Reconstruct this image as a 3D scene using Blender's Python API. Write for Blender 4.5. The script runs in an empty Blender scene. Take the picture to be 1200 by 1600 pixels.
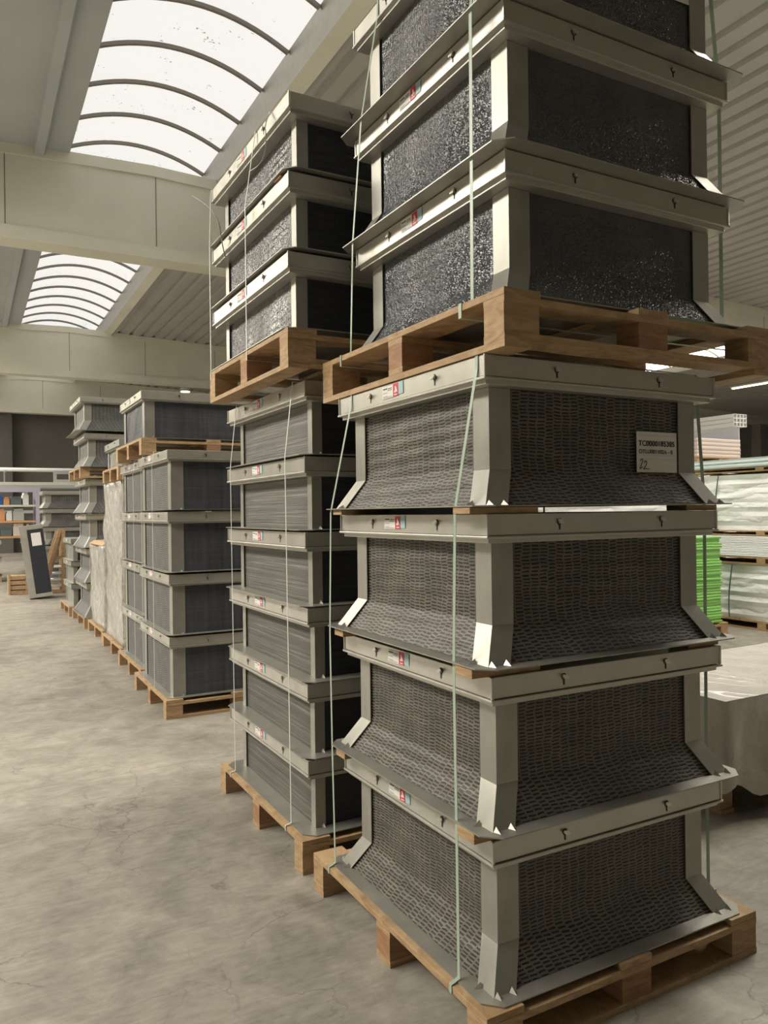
import bpy, bmesh, math, random
from mathutils import Matrix, Vector
random.seed(7)
S = bpy.context.scene
COL = S.collection
R = math.radians

# ------------------------------------------------------------ camera, world, exposure
cam_d = bpy.data.cameras.new('camera'); cam = bpy.data.objects.new('camera', cam_d); COL.objects.link(cam)
cam_d.sensor_fit = 'HORIZONTAL'; cam_d.sensor_width = 36; cam_d.lens = 36*1195.2/1200
cam_d.clip_start = .05; cam_d.clip_end = 300
cam.matrix_world = Matrix.Translation((0, 0, 1.6)) @ Matrix.Rotation(-.5, 4, 'Z') @ Matrix.Rotation(math.pi/2, 4, 'X') @ Matrix.Rotation(-.0131, 4, 'Z')
S.camera = cam
w = bpy.data.worlds.new('world'); S.world = w; w.use_nodes = True
w.node_tree.nodes['Background'].inputs[0].default_value = (.8, .88, 1, 1)
w.node_tree.nodes['Background'].inputs[1].default_value = .6
S.view_settings.view_transform = 'Standard'; S.view_settings.look = 'None'; S.view_settings.gamma = 1
S.view_settings.use_curve_mapping = False
S.view_settings.exposure = 0.12

# ------------------------------------------------------------ materials
def mat(name, col, rough=.6, metal=0, **k):
    m = bpy.data.materials.new(name); m.use_nodes = True
    b = m.node_tree.nodes['Principled BSDF']
    b.inputs['Base Color'].default_value = (*col, 1); b.inputs['Roughness'].default_value = rough
    b.inputs['Metallic'].default_value = metal
    if 'emit' in k:
        b.inputs['Emission Color'].default_value = (*k['emit'], 1); b.inputs['Emission Strength'].default_value = k['es']
    if 'alpha' in k: b.inputs['Alpha'].default_value = k['alpha']
    return m
class NT:
    def __init__(s, m): s.t = m.node_tree; s.b = s.t.nodes['Principled BSDF']
    def n(s, typ, **k):
        x = s.t.nodes.new('ShaderNode'+typ)
        for a, v in k.items(): setattr(x, a, v)
        return x
    def l(s, a, b): s.t.links.new(a, b)
    def coord(s, scale=(1, 1, 1), kind='Object'):
        c = s.n('TexCoord'); m = s.n('Mapping'); m.inputs['Scale'].default_value = scale
        s.l(c.outputs[kind], m.inputs['Vector']); return m.outputs[0]
    def noise(s, vec, scale, detail=4, rough=.55, dist=0):
        x = s.n('TexNoise'); x.inputs['Scale'].default_value = scale; x.inputs['Detail'].default_value = detail
        x.inputs['Roughness'].default_value = rough; x.inputs['Distortion'].default_value = dist
        s.l(vec, x.inputs['Vector']); return x.outputs['Fac']
    def ramp(s, fac, stops):
        r = s.n('ValToRGB'); e = r.color_ramp.elements
        while len(e) < len(stops): e.new(.5)
        for i, (p, c) in enumerate(stops):
            e[i].position = p; e[i].color = (*c, 1) if not isinstance(c, (int, float)) else (c, c, c, 1)
        s.l(fac, r.inputs[0]); return r.outputs[0]
    def bump(s, h, strength=.3, dist=.01):
        x = s.n('Bump'); x.inputs['Strength'].default_value = strength; x.inputs['Distance'].default_value = dist
        s.l(h, x.inputs['Height']); s.l(x.outputs[0], s.b.inputs['Normal']); return x
    def math(s, op, a, b=None):
        x = s.n('Math', operation=op)
        for i, v in enumerate((a, b)):
            if v is None: continue
            if isinstance(v, (int, float)): x.inputs[i].default_value = v
            else: s.l(v, x.inputs[i])
        return x.outputs[0]
def noisy(name, c1, c2, scale, rough=.6, metal=0, bump=0, sc=(1, 1, 1), kind='Object', dist=.01, detail=5):
    m = mat(name, c1, rough, metal); t = NT(m); v = t.coord(sc, kind); f = t.noise(v, scale, detail)
    t.l(t.ramp(f, [(.3, c1), (.7, c2)]), t.b.inputs['Base Color'])
    if bump: t.bump(f, bump, dist)
    return m

def m_metal(name, c1, c2, rough, metal):
    m = mat(name, c1, rough, metal); t = NT(m); v = t.coord((1, 1, 1))
    f = t.noise(v, 9, 4); f2 = t.noise(v, 2.5, 1)
    t.l(t.ramp(f, [(.3, c1), (.7, c2)]), t.b.inputs['Base Color'])
    t.l(t.math('ADD', t.math('MULTIPLY', f, .12), rough-.06), t.b.inputs['Roughness'])
    return m
M = {}
M['galv'] = m_metal('galvanised_sheet', (.31, .305, .27), (.38, .37, .325), .40, .6)
M['cap'] = m_metal('bright_sheet', (.46, .445, .395), (.52, .505, .45), .35, .62)
M['capgreen'] = m_metal('weathered_sheet', (.30, .31, .27), (.38, .39, .34), .45, .5)
M['dark'] = mat('dark_slot', (.015, .015, .015), .6)
M['steel'] = mat('zinc_bolt', (.6, .58, .52), .3, .9)

def pad_mat(name, strip, hole, bw, rh, mortar, rough=.5, jitter=.006, spec=.5):
    # woven strip pad: rows of narrow slots, drawn in face coordinates (x+y runs along either wall)
    m = mat(name, strip, rough); t = NT(m)
    c = t.n('TexCoord'); s = t.n('SeparateXYZ'); t.l(c.outputs['Object'], s.inputs[0])
    u = t.math('ADD', s.outputs[0], s.outputs[1])
    base = t.n('CombineXYZ'); t.l(u, base.inputs[0]); t.l(s.outputs[2], base.inputs[1])
    n1 = t.noise(base.outputs[0], 7, 2); n2 = t.noise(base.outputs[0], 45, 2)
    wob = t.math('MULTIPLY', t.math('SUBTRACT', n2, .5), jitter)
    big = t.math('MULTIPLY', t.math('SUBTRACT', n1, .5), .02)
    # zigzag seams: every fourth column is shifted by half a row
    col = t.math('FLOOR', t.math('DIVIDE', u, bw))
    odd = t.math('LESS_THAN', t.math('MODULO', t.math('ABSOLUTE', col), 4.0), .5)
    zz = t.math('ADD', t.math('ADD', s.outputs[2], wob), t.math('ADD', big, t.math('MULTIPLY', odd, rh*.5)))
    cv = t.n('CombineXYZ'); t.l(u, cv.inputs[0]); t.l(zz, cv.inputs[1])
    b = t.n('TexBrick'); b.offset = 0.0; b.squash = 1
    b.inputs['Scale'].default_value = 1; b.inputs['Brick Width'].default_value = bw; b.inputs['Row Height'].default_value = rh
    b.inputs['Mortar Size'].default_value = mortar; b.inputs['Mortar Smooth'].default_value = .35
    b.inputs['Color1'].default_value = (*hole, 1); b.inputs['Color2'].default_value = (*hole, 1)
    t.l(cv.outputs[0], b.inputs['Vector'])
    t.l(t.ramp(n1, [(.25, tuple(x*.7 for x in strip)), (.75, tuple(x*1.25 for x in strip))]), b.inputs['Mortar'])
    t.l(b.outputs['Color'], t.b.inputs['Base Color'])
    t.b.inputs['Specular IOR Level'].default_value = spec
    t.bump(t.math('ADD', b.outputs['Fac'], t.math('MULTIPLY', n2, .8)), .7, .004)
    return m
M['pad_woven'] = pad_mat('woven_strip_pad', (.125, .112, .088), (.008, .008, .009), .034, .0112, .0039)
M['pad_fine'] = pad_mat('fine_woven_pad', (.15, .148, .14), (.03, .03, .03), .05, .016, .005, rough=.55)
def pad_film():
    m = mat('crinkled_black_film', (.05, .052, .055), .2); t = NT(m)
    v = t.coord((1, 1, .6)); f = t.noise(v, 120, 2, .6, .2); g = t.noise(v, 6, 2)
    t.l(t.ramp(g, [(.3, (.045, .048, .052)), (.7, (.075, .077, .08))]), t.b.inputs['Base Color'])
    t.bump(t.math('MULTIPLY', f, t.ramp(g, [(.35, .15), (.65, 1.0)])), 1.0, .007)
    return m
M['pad_film'] = pad_film()
def pad_stack():
    m = mat('layered_sheet_pad', (.1, .1, .09), .5); t = NT(m)
    v = t.coord((.7, .7, 60)); f = t.noise(v, 1.6, 5, .65); g = t.noise(t.coord(), 5, 2)
    t.l(t.ramp(f, [(.3, (.03, .03, .03)), (.5, (.09, .086, .075)), (.72, (.20, .19, .165))]), t.b.inputs['Base Color'])
    t.bump(f, .8, .006); return m
M['pad_layer'] = pad_stack()
M['pad_dark'] = noisy('dark_blue_pad', (.012, .014, .022), (.028, .03, .038), 9, .45, bump=.3, sc=(1, 1, 6))
def pad_vert():
    m = mat('ribbed_charcoal_pad', (.06, .065, .075), .5); t = NT(m)
    f = t.noise(t.coord((14, 14, .8)), 2, 4); g = t.noise(t.coord((1, 1, 60)), 1.5, 3)
    a = t.math('ADD', t.math('MULTIPLY', f, .6), t.math('MULTIPLY', g, .4))
    t.l(t.ramp(a, [(.3, (.018, .02, .026)), (.7, (.07, .074, .085))]), t.b.inputs['Base Color'])
    t.bump(a, .6, .006); return m
M['pad_vert'] = pad_vert()
def wood(name, c1, c2, c3):
    m = mat(name, c1, .7); t = NT(m)
    f = t.noise(t.coord((3, 3, 14)), 3, 5, .6, 1.2); g = t.noise(t.coord((1, 1, 1), 'Generated'), 2, 2)
    t.l(t.ramp(f, [(.25, c1), (.5, c2), (.75, c3)]), t.b.inputs['Base Color'])
    t.bump(f, .25, .004); return m
M['wood'] = wood('pallet_pine', (.24, .145, .068), (.38, .25, .13), (.50, .35, .20))
M['woodd'] = wood('red_brown_block', (.20, .10, .05), (.30, .16, .08), (.38, .22, .12))
M['strap'] = mat('pale_green_strap', (.34, .42, .33), .35)
M['strapw'] = mat('pale_strap', (.55, .56, .52), .4)
M['strapd'] = mat('dark_green_strap', (.05, .12, .10), .4)
M['paper'] = mat('white_paper', (.72, .70, .66), .7)
M['ink'] = mat('black_ink', (.01, .01, .01), .7)
M['red'] = mat('red_sticker', (.55, .03, .05), .5)
M['teal'] = mat('pale_teal_sticker', (.32, .50, .52), .5)
M['white'] = mat('white_paint', (.7, .7, .68), .5)

def concrete(name, c1, c2, scale=1.2, rough=.85):
    m = mat(name, c1, rough); t = NT(m); v = t.coord()
    f = t.noise(v, scale, 7, .6); g = t.noise(v, 30, 3)
    a = t.math('ADD', t.math('MULTIPLY', f, .8), t.math('MULTIPLY', g, .2))
    t.l(t.ramp(a, [(.3, c1), (.7, c2)]), t.b.inputs['Base Color']); t.bump(a, .15, .02); return m
M['beam'] = concrete('precast_concrete', (.66, .645, .54), (.78, .76, .65), .8)
M['slab'] = concrete('ceiling_slab', (.40, .43, .44), (.48, .51, .52), .6)
M['deck'] = concrete('corrugated_deck', (.40, .385, .36), (.50, .48, .45), .5, .6)
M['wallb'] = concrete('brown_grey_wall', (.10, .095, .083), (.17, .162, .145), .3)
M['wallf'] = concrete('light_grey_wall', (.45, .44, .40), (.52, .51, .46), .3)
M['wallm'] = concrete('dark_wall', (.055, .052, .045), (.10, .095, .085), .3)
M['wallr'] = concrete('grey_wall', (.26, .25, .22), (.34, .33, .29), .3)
M['seam'] = mat('joint_line', (.22, .20, .17), .9)

def floor_mat():
    m = mat('power_floated_concrete', (.3, .28, .25), .45); t = NT(m); v = t.coord((1, 1, 1))
    f1 = t.noise(v, .55, 6, .62, .6); f2 = t.noise(v, 4.5, 7, .68, .5); f3 = t.noise(t.coord((1, 4, 1)), 9, 5, .7)
    a = t.math('ADD', t.math('MULTIPLY', f1, .45), t.math('ADD', t.math('MULTIPLY', f2, .35), t.math('MULTIPLY', f3, .2)))
    base = t.ramp(a, [(.34, (.125, .112, .09)), (.45, (.215, .197, .163)), (.55, (.315, .29, .243)), (.66, (.44, .408, .345))])
    # hairline cracks
    def crack(scale, w, seed):
        mp = t.n('Mapping'); mp.inputs['Location'].default_value = (seed, seed*1.7, 0); t.l(v, mp.inputs[0])
        nn = t.n('TexNoise'); nn.inputs['Scale'].default_value = 3.5; nn.inputs['Detail'].default_value = 6; t.l(mp.outputs[0], nn.inputs['Vector'])
        mx = t.n('Mix'); mx.data_type = 'RGBA'; mx.blend_type = 'ADD'; mx.inputs[0].default_value = .35
        t.l(mp.outputs[0], mx.inputs[6]); t.l(nn.outputs['Color'], mx.inputs[7])
        vo = t.n('TexVoronoi'); vo.feature = 'DISTANCE_TO_EDGE'; vo.inputs['Scale'].default_value = scale; t.l(mx.outputs[2], vo.inputs['Vector'])
        gate = t.ramp(t.noise(mp.outputs[0], 1.3, 2), [(.48, 0.0), (.58, 1.0)])
        return t.math('MULTIPLY', t.math('LESS_THAN', vo.outputs['Distance'], w), gate)
    c = t.math('MAXIMUM', crack(.9, .004, 0), crack(2.2, .006, 5))
    # scuff scratches: thin stretched noise lines
    for rot, sd in ((.5, 3), (1.5, 9), (-.4, 14)):
        mp = t.n('Mapping'); mp.inputs['Rotation'].default_value = (0, 0, rot); mp.inputs['Location'].default_value = (sd, 0, 0)
        mp.inputs['Scale'].default_value = (1, 14, 1); t.l(v, mp.inputs[0])
        n = t.noise(mp.outputs[0], 1.4, 2, .5)
        line = t.math('LESS_THAN', t.math('ABSOLUTE', t.math('SUBTRACT', n, .63)), .0022)
        c = t.math('MAXIMUM', c, t.math('MULTIPLY', line, .6))
    # tyre marks and the saw-cut joints
    sp = t.n('SeparateXYZ'); t.l(v, sp.inputs[0])
    for cx, cy, r in ((-3.2, 5.2, 2.7), (-2.6, 8.8, 2.6), (-3.9, 6.6, 3.1)):
        dx = t.math('SUBTRACT', sp.outputs[0], cx); dy = t.math('SUBTRACT', sp.outputs[1], cy)
        d = t.math('SQRT', t.math('ADD', t.math('MULTIPLY', dx, dx), t.math('MULTIPLY', dy, dy)))
        ring = t.math('LESS_THAN', t.math('ABSOLUTE', t.math('SUBTRACT', d, r)), .018)
        c = t.math('MAXIMUM', c, t.math('MULTIPLY', ring, t.ramp(f2, [(.45, 0.0), (.6, .45)])))
    for yy in (8.08, 4.95, 14.3, -1.5):
        wv = t.math('MULTIPLY', t.math('SUBTRACT', f2, .5), .10)
        d = t.math('ABSOLUTE', t.math('SUBTRACT', t.math('ADD', sp.outputs[1], wv), yy))
        c = t.math('MAXIMUM', c, t.math('MULTIPLY', t.math('LESS_THAN', d, .008), .6))
    mx = t.n('Mix'); mx.data_type = 'RGBA'; t.l(t.math('MULTIPLY', c, .42), mx.inputs[0]); t.l(base, mx.inputs[6])
    mx.inputs[7].default_value = (.07, .062, .05, 1)
    t.l(mx.outputs[2], t.b.inputs['Base Color'])
    t.l(t.ramp(a, [(.35, .62), (.65, .42)]), t.b.inputs['Roughness'])
    t.bump(a, .12, .01); return m
M['floor'] = floor_mat()
def sky_mat(es):
    m = mat('diffusing_skylight_sheet', (.2, .2, .19), .5, emit=(1, .975, .92), es=es); c = (1, .98, .94) if es < 2 else (1, .94, .84); t = NT(m)
    sp = t.noise(t.coord((1, 1, 1)), 22, 1, .4)
    t.l(t.ramp(t.math('MULTIPLY', sp, t.math('ADD', t.noise(t.coord(), 2, 2), .42)), [(.735, c), (.75, (.35, .33, .3))]), t.b.inputs['Emission Color'])
    return m
def film(name, c1, c2, rough=.25, scale=6, bump=.8, sc=(1, 1, .5)):
    m = mat(name, c1, rough); t = NT(m); v = t.coord(sc); f = t.noise(v, scale, 5, .6, 2.0)
    t.l(t.ramp(f, [(.3, c1), (.7, c2)]), t.b.inputs['Base Color']); t.bump(f, bump, .03)
    t.b.inputs['Coat Weight'].default_value = .3; return m
M['wrap'] = film('grey_stretch_film', (.30, .285, .25), (.55, .53, .48), .18, 11, 1.0, (1, 1, .6))
M['tarp'] = film('off_white_sheet', (.46, .43, .38), (.56, .53, .47), .45, 2.5, .9, (1, 1, 1))
def sheets(name, c1, c2, period, wav=.25, rough=.45):
    m = mat(name, c1, rough); t = NT(m)
    f = t.noise(t.coord((.5, .5, 1)), 2.2, 4, .6)
    sp = t.n('SeparateXYZ'); t.l(t.coord(), sp.inputs[0])
    z = t.math('ADD', sp.outputs[2], t.math('MULTIPLY', f, wav))
    s = t.math('ABSOLUTE', t.math('SINE', t.math('MULTIPLY', z, math.pi/period)))
    t.l(t.ramp(s, [(.0, c2), (.35, c1)]), t.b.inputs['Base Color']); t.bump(t.math('ADD', s, f), .4, .02); return m
M['wbundle'] = sheets('white_wrapped_boards', (.80, .81, .79), (.66, .68, .67), .13, .5)
M['wsheet'] = sheets('white_board_edges', (.76, .77, .76), (.48, .50, .50), .022, 0)
M['blueboard'] = sheets('pale_blue_boards', (.62, .70, .70), (.42, .55, .58), .05, 0)
M['pink'] = sheets('pinkish_card', (.62, .52, .46), (.48, .38, .33), .07, .03)
M['green'] = sheets('green_plastic_sheets', (.30, .66, .16), (.12, .38, .07), .035, .06, .3)
NT(M['green']).b.inputs['Transmission Weight'].default_value = .0
M['plastic'] = mat('clear_crate_plastic', (.45, .46, .50), .4)
M['lampm'] = mat('lit_tube', (.9, .8, .6), .4, emit=(1, .82, .5), es=6)
M['pipe'] = mat('dark_pipe', (.04, .04, .042), .5)
M['blue'] = mat('blue_plastic', (.02, .10, .35), .5)
M['orange'] = mat('orange_board', (.60, .30, .13), .6)
M['lilac'] = mat('pale_lilac_frame', (.42, .40, .48), .5)
M['cream'] = mat('cream_profile', (.62, .60, .52), .5)
M['glassg'] = mat('greyish_panel', (.12, .15, .15), .3)
M['card'] = mat('tan_cardboard', (.45, .30, .17), .8)
M['pgray'] = mat('grey_profile', (.40, .42, .41), .5)
M['foam'] = mat('off_white_roll', (.60, .56, .46), .7)

# ------------------------------------------------------------ mesh helpers
class MB:
    def __init__(s): s.v = []; s.f = []; s.m = []
    def add(s, vs, fs, mi=0):
        o = len(s.v); s.v += [tuple(p) for p in vs]; s.f += [tuple(o+i for i in f) for f in fs]; s.m += [mi]*len(fs); return s
    def box(s, x0, x1, y0, y1, z0, z1, mi=0):
        return s.add([(x0,y0,z0),(x1,y0,z0),(x1,y1,z0),(x0,y1,z0),(x0,y0,z1),(x1,y0,z1),(x1,y1,z1),(x0,y1,z1)],
                     [(3,2,1,0),(4,5,6,7),(0,1,5,4),(1,2,6,5),(2,3,7,6),(3,0,4,7)], mi)
    def obox(s, a, b, wd, th, up=(0,0,1), mi=0):      # bar from a to b
        a = Vector(a); b = Vector(b); d = (b-a).normalized(); u = Vector(up)
        x = d.cross(u)
        if x.length < 1e-4: x = d.cross(Vector((1,0,0)))
        x.normalize(); y = x.cross(d).normalized(); x *= wd/2; y *= th/2
        vs = [a-x-y, a+x-y, a+x+y, a-x+y, b-x-y, b+x-y, b+x+y, b-x+y]
        return s.add(vs, [(0,1,2,3),(7,6,5,4),(0,4,5,1),(1,5,6,2),(2,6,7,3),(3,7,4,0)], mi)
    def cyl(s, a, b, r, n=12, mi=0):
        a = Vector(a); b = Vector(b); d = (b-a).normalized()
        x = d.cross(Vector((0,0,1)) if abs(d.z) < .9 else Vector((1,0,0))).normalized(); y = d.cross(x)
        vs = []
        for p in (a, b):
            for i in range(n):
                t = 2*math.pi*i/n; vs.append(p+x*r*math.cos(t)+y*r*math.sin(t))
        fs = [(i, (i+1) % n, n+(i+1) % n, n+i) for i in range(n)] + [tuple(range(n))[::-1], tuple(range(n, 2*n))]
        return s.add(vs, fs, mi)
    def prism(s, pts, axis, a0, a1, mi=0):            # closed 2D outline swept along an axis
        n = len(pts); vs = []
        for a in (a0, a1):
            for p, q in pts:
                vs.append({'x': (a, p, q), 'y': (p, a, q), 'z': (p, q, a)}[axis])
        fs = [(i, (i+1) % n, n+(i+1) % n, n+i) for i in range(n)] + [tuple(range(n))[::-1], tuple(range(n, 2*n))]
        return s.add(vs, fs, mi)
    def grid(s, fn, nu, nv, mi=0):
        vs = [fn(i/nu, j/nv) for j in range(nv+1) for i in range(nu+1)]
        fs = [(j*(nu+1)+i, j*(nu+1)+i+1, (j+1)*(nu+1)+i+1, (j+1)*(nu+1)+i) for j in range(nv) for i in range(nu)]
        return s.add(vs, fs, mi)
    def build(s, name, mats, parent=None, smooth=False, bevel=0, loc=None):
        me = bpy.data.meshes.new(name); me.from_pydata(s.v, [], s.f); me.update()
        bm = bmesh.new(); bm.from_mesh(me); bmesh.ops.recalc_face_normals(bm, faces=bm.faces); bm.to_mesh(me); bm.free()
        if not isinstance(mats, (list, tuple)): mats = [mats]
        for m in mats: me.materials.append(m)
        for p, mi in zip(me.polygons, s.m): p.material_index = mi; p.use_smooth = smooth
        o = bpy.data.objects.new(name, me); COL.objects.link(o)
        if parent: o.parent = parent
        if loc: o.location = loc
        if bevel:
            b = o.modifiers.new('bevel', 'BEVEL'); b.width = bevel; b.segments = 2; b.limit_method = 'ANGLE'
        return o
def tag(o, label=None, cat=None, group=None, kind=None):
    for k, v in (('label', label), ('category', cat), ('group', group), ('kind', kind)):
        if v: o[k] = v
    return o
def empty(name, loc=(0,0,0), rz=0):
    o = bpy.data.objects.new(name, None); o.empty_display_size = .1; COL.objects.link(o); o.location = loc; o.rotation_euler = (0,0,rz); return o
def copy_tree(o, parent=None):
    c = o.copy(); COL.objects.link(c)
    if parent: c.parent = parent
    for ch in kids.get(o.name, list(o.children)): copy_tree(ch, c)
    return c
kids = {}
def struct(o): o['kind'] = 'structure'; return o

# ------------------------------------------------------------ the hall
X0, X1, Y0, Y1 = -14, 42.5, -12, 38.2
def zt(x): return 7.85 - .034*abs(x-3)                    # underside of the roof falls off both ways from the ridge
struct(MB().box(X0, X1, Y0, Y1, -.2, 0).build('floor', M['floor']))
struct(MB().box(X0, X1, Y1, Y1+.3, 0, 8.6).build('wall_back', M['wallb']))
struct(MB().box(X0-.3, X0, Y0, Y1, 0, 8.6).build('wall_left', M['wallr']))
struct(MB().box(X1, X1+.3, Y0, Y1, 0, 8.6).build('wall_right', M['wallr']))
struct(MB().box(X0, X1, Y0-.3, Y0, 0, 8.6).build('wall_front', M['wallf']))
# skylight bands, real and added for light: x range, y range, radiance of the diffusing sheet
LIGHTS = [(1.62, 4.08, 2.5, Y1, .78), (-7.2, -4.4, 1.5, Y1, 23), (6.2, 8.0, 2, 5.4, 34), (15.5, 18.5, 0, 8, 24), (19.3, 21.3, 15, 26, 12), (22.7, 24.6, 15, 27, 7)]  # bands right of the ridge, bar the last, are unseen, added to brighten
beams = [-10.9, 14.05, 27.25, 37.35]
# roof: everything between the skylights and added light bands
def roof_strip(xa, xb, kind, Y0=Y0, Y1=Y1):
    mb = MB()
    if kind == 'slab':
        mb.add([(xa,Y0,zt(xa)),(xb,Y0,zt(xb)),(xb,Y1,zt(xb)),(xa,Y1,zt(xa)),(xa,Y0,zt(xa)+.3),(xb,Y0,zt(xb)+.3),(xb,Y1,zt(xb)+.3),(xa,Y1,zt(xa)+.3)],
               [(0,1,2,3),(4,7,6,5),(0,4,5,1),(1,5,6,2),(2,6,7,3),(3,7,4,0)])
        x = xb - .45
        while x > xa+.2:
            mb.prism([(x-.10, zt(x)-.13), (x+.04, zt(x)-.13), (x+.10, zt(x)+.02), (x-.12, zt(x)+.02)], 'y', Y0, Y1); x -= 1.28
        return mb.build('ceiling', M['slab'])
    # trapezoidal steel deck, ribs run along the building
    pts = []; x = xa; p = .38
    while x < xb - 1e-6:
        for dx, dz in ((0, 0), (.24, 0), (.27, .07), (.35, .07)):
            if x+dx < xb: pts.append((x+dx, zt(x+dx)+.02+dz))
        x += p
    pts.append((xb, zt(xb)+.02)); n = len(pts)
    vs = [(q[0], y, q[1]) for y in (Y0, Y1) for q in pts]
    mb.add(vs, [(i, i+1, n+i+1, n+i) for i in range(n-1)])
    return mb.build('ceiling', M['deck'])
edges = [X0] + [e for a in sorted(LIGHTS) for e in a[:2]] + [X1]
for i in range(0, len(edges), 2):
    xa, xb = edges[i], edges[i+1]
    if xb <= 1.7: struct(roof_strip(xa, xb, 'slab'))
    else: struct(roof_strip(xa+.27, xb, 'deck'))
for xa, xb, ya, yb, es in LIGHTS:              # closed roof beyond the ends of the short bands
    if ya > Y0: struct(roof_strip(xa, xb+.27, 'deck', Y0, ya))
    if yb < Y1: struct(roof_strip(xa, xb+.27, 'deck', yb, Y1))
for bi, by in enumerate(beams):
    mb = MB(); xs = [X0, 3, X1]
    pts = [(X0, 6.25), (X1, 6.25), (X1, zt(X1)), (3, zt(3)+.02), (X0, zt(X0))]
    mb.prism(pts, 'y', by, by+.35)
    mb.box(X0, X1, by-.07, by+.42, 6.2, 6.42)
    mb.prism([(X0, zt(X0)-.16), (3, zt(3)-.16), (X1, zt(X1)-.16), (X1, zt(X1)+.02), (3, zt(3)+.03), (X0, zt(X0)+.02)], 'y', by-.04, by+.4)
    x = .62
    while x < 30: mb.box(x-.008, x+.008, by-.004, by, 6.42, zt(x)-.16, 1); x += 2.45
    struct(mb.build('trim_%d' % (bi+1), [M['beam'], M['seam']]))
for li, (xa, xb, ya, yb, es) in enumerate(LIGHTS):  # the added unseen light bands are built like the real skylights
    zb = zt((xa+xb)/2) + (.3 if xa < 20 else .06); rise = .30*(xb-xa)/2.46
    n = 16
    def arc(t, r=0): return (xa+(xb-xa)*t, zb+rise*4*t*(1-t)+r)
    mb = MB(); vs = [(arc(i/n)[0], y, arc(i/n)[1]) for y in (ya, yb) for i in range(n+1)]
    mb.add(vs, [(i, i+1, n+2+i, n+1+i) for i in range(n)])
    win = struct(mb.build('window_%d' % (li+1), sky_mat(es), smooth=True))
    y = 14.52 - 1.1*24
    while y < yb:
        if y > ya:
            fr = MB()
            for i in range(n):
                a, b = arc(i/n, -.02), arc((i+1)/n, -.02)
                fr.obox((a[0], y, a[1]), (b[0], y, b[1]), .07, .05, (0,1,0))
            fr.build('window_rib', M['seam'], win)
        y += 1.1
    cu = MB()
    cu.add([(xb, ya, zb+.02), (xb+.10, ya, zt(xb)-.02), (xb+.10, yb, zt(xb)-.02), (xb, yb, zb+.02), (xb+.12, ya, zb+.02), (xb+.12, yb, zb+.02)], [(0,1,2,3), (0,3,5,4), (0,4,1), (3,2,5)])
    cu.build('window_upstand', M['cap'], win)
    cu = MB().box(xa-.015, xa+.01, ya, yb, zt(xa)+.02, zb+.03); cu.build('window_upstand', M['cap'], win)
    MB().prism([(xb+.10, zt(xb)-.02), (xb+.31, zt(xb)-.10), (xb+.31, zt(xb)+.3), (xb+.125, zt(xb)+.3)], 'y', ya, yb).build('window_curb', M['beam'], win)
# far back wall columns and right side pieces
for i, (x, y) in enumerate(((1.55, 37.9), (-5.2, 37.9), (7.2, 37.9), (38.9, 27.4))):
    struct(MB().box(x-.28, x+.28, y-.28, y+.28, 0, 6.2).build('trim_%d' % (10+i), M['wallr'] if y < 30 else concrete('column_concrete', (.09,.085,.075), (.13,.12,.11))))
pp = MB().cyl((39.5, 27.0, 3.2), (39.5, 27.0, 7.0), .14)
struct(pp.build('trim_20', M['pipe'], smooth=True))

# ------------------------------------------------------------ pallets
def make_pallet(a, b, H=.15, perimeter=False, deck='y', bare=False):
    """a = length along y, b = width along x, origin bottom centre"""
    r = empty('pallet'); n = 3; bt = .022; wd = .135
    for i in range(n):
        x = -b/2 + wd/2 + i*(b-wd)/(n-1)
        MB().box(x-wd/2, x+wd/2, -a/2, a/2, H-bt, H).build('deck_board', M['wood'], r, bevel=.0015)
    for j in (-1, 0, 1):
        y = j*(a/2-.05)
        MB().box(-b/2, b/2, y-.05, y+.05, H-bt*2, H-bt-.0005).build('stringer_board', M['wood'], r)
        MB().box(-b/2, b/2, y-.05, y+.05, .0, bt).build('bottom_board', M['wood'], r)
        for k in (-1, 0, 1):
            x = k*(b/2-.065)
            MB().box(x-.065, x+.065, y-.048, y+.048, bt+.0003, H-2*bt-.0003).build('block', M['wood'] if (j+k) % 2 == 0 else M['woodd'], r)
    if perimeter:
        for k in (-1, 1):
            x = k*(b/2-.05)
            MB().box(x-.05, x+.05, -a/2, a/2, -bt, -.0005).build('bottom_board', M['wood'], r)
    return r
pal_cache = {}
def pallet(x0, x1, y0, y1, z, label, perimeter=False):
    key = (round(x1-x0, 2), round(y1-y0, 2), perimeter)
    if key in pal_cache: o = copy_tree(pal_cache[key])
    else:
        o = make_pallet(y1-y0, x1-x0, perimeter=perimeter); pal_cache[key] = o
        kids[o.name] = list(o.children)
    o.location = ((x0+x1)/2, (y0+y1)/2, z); tag(o, label, 'pallet', 'wooden pallets under the stacks'); return o

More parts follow.
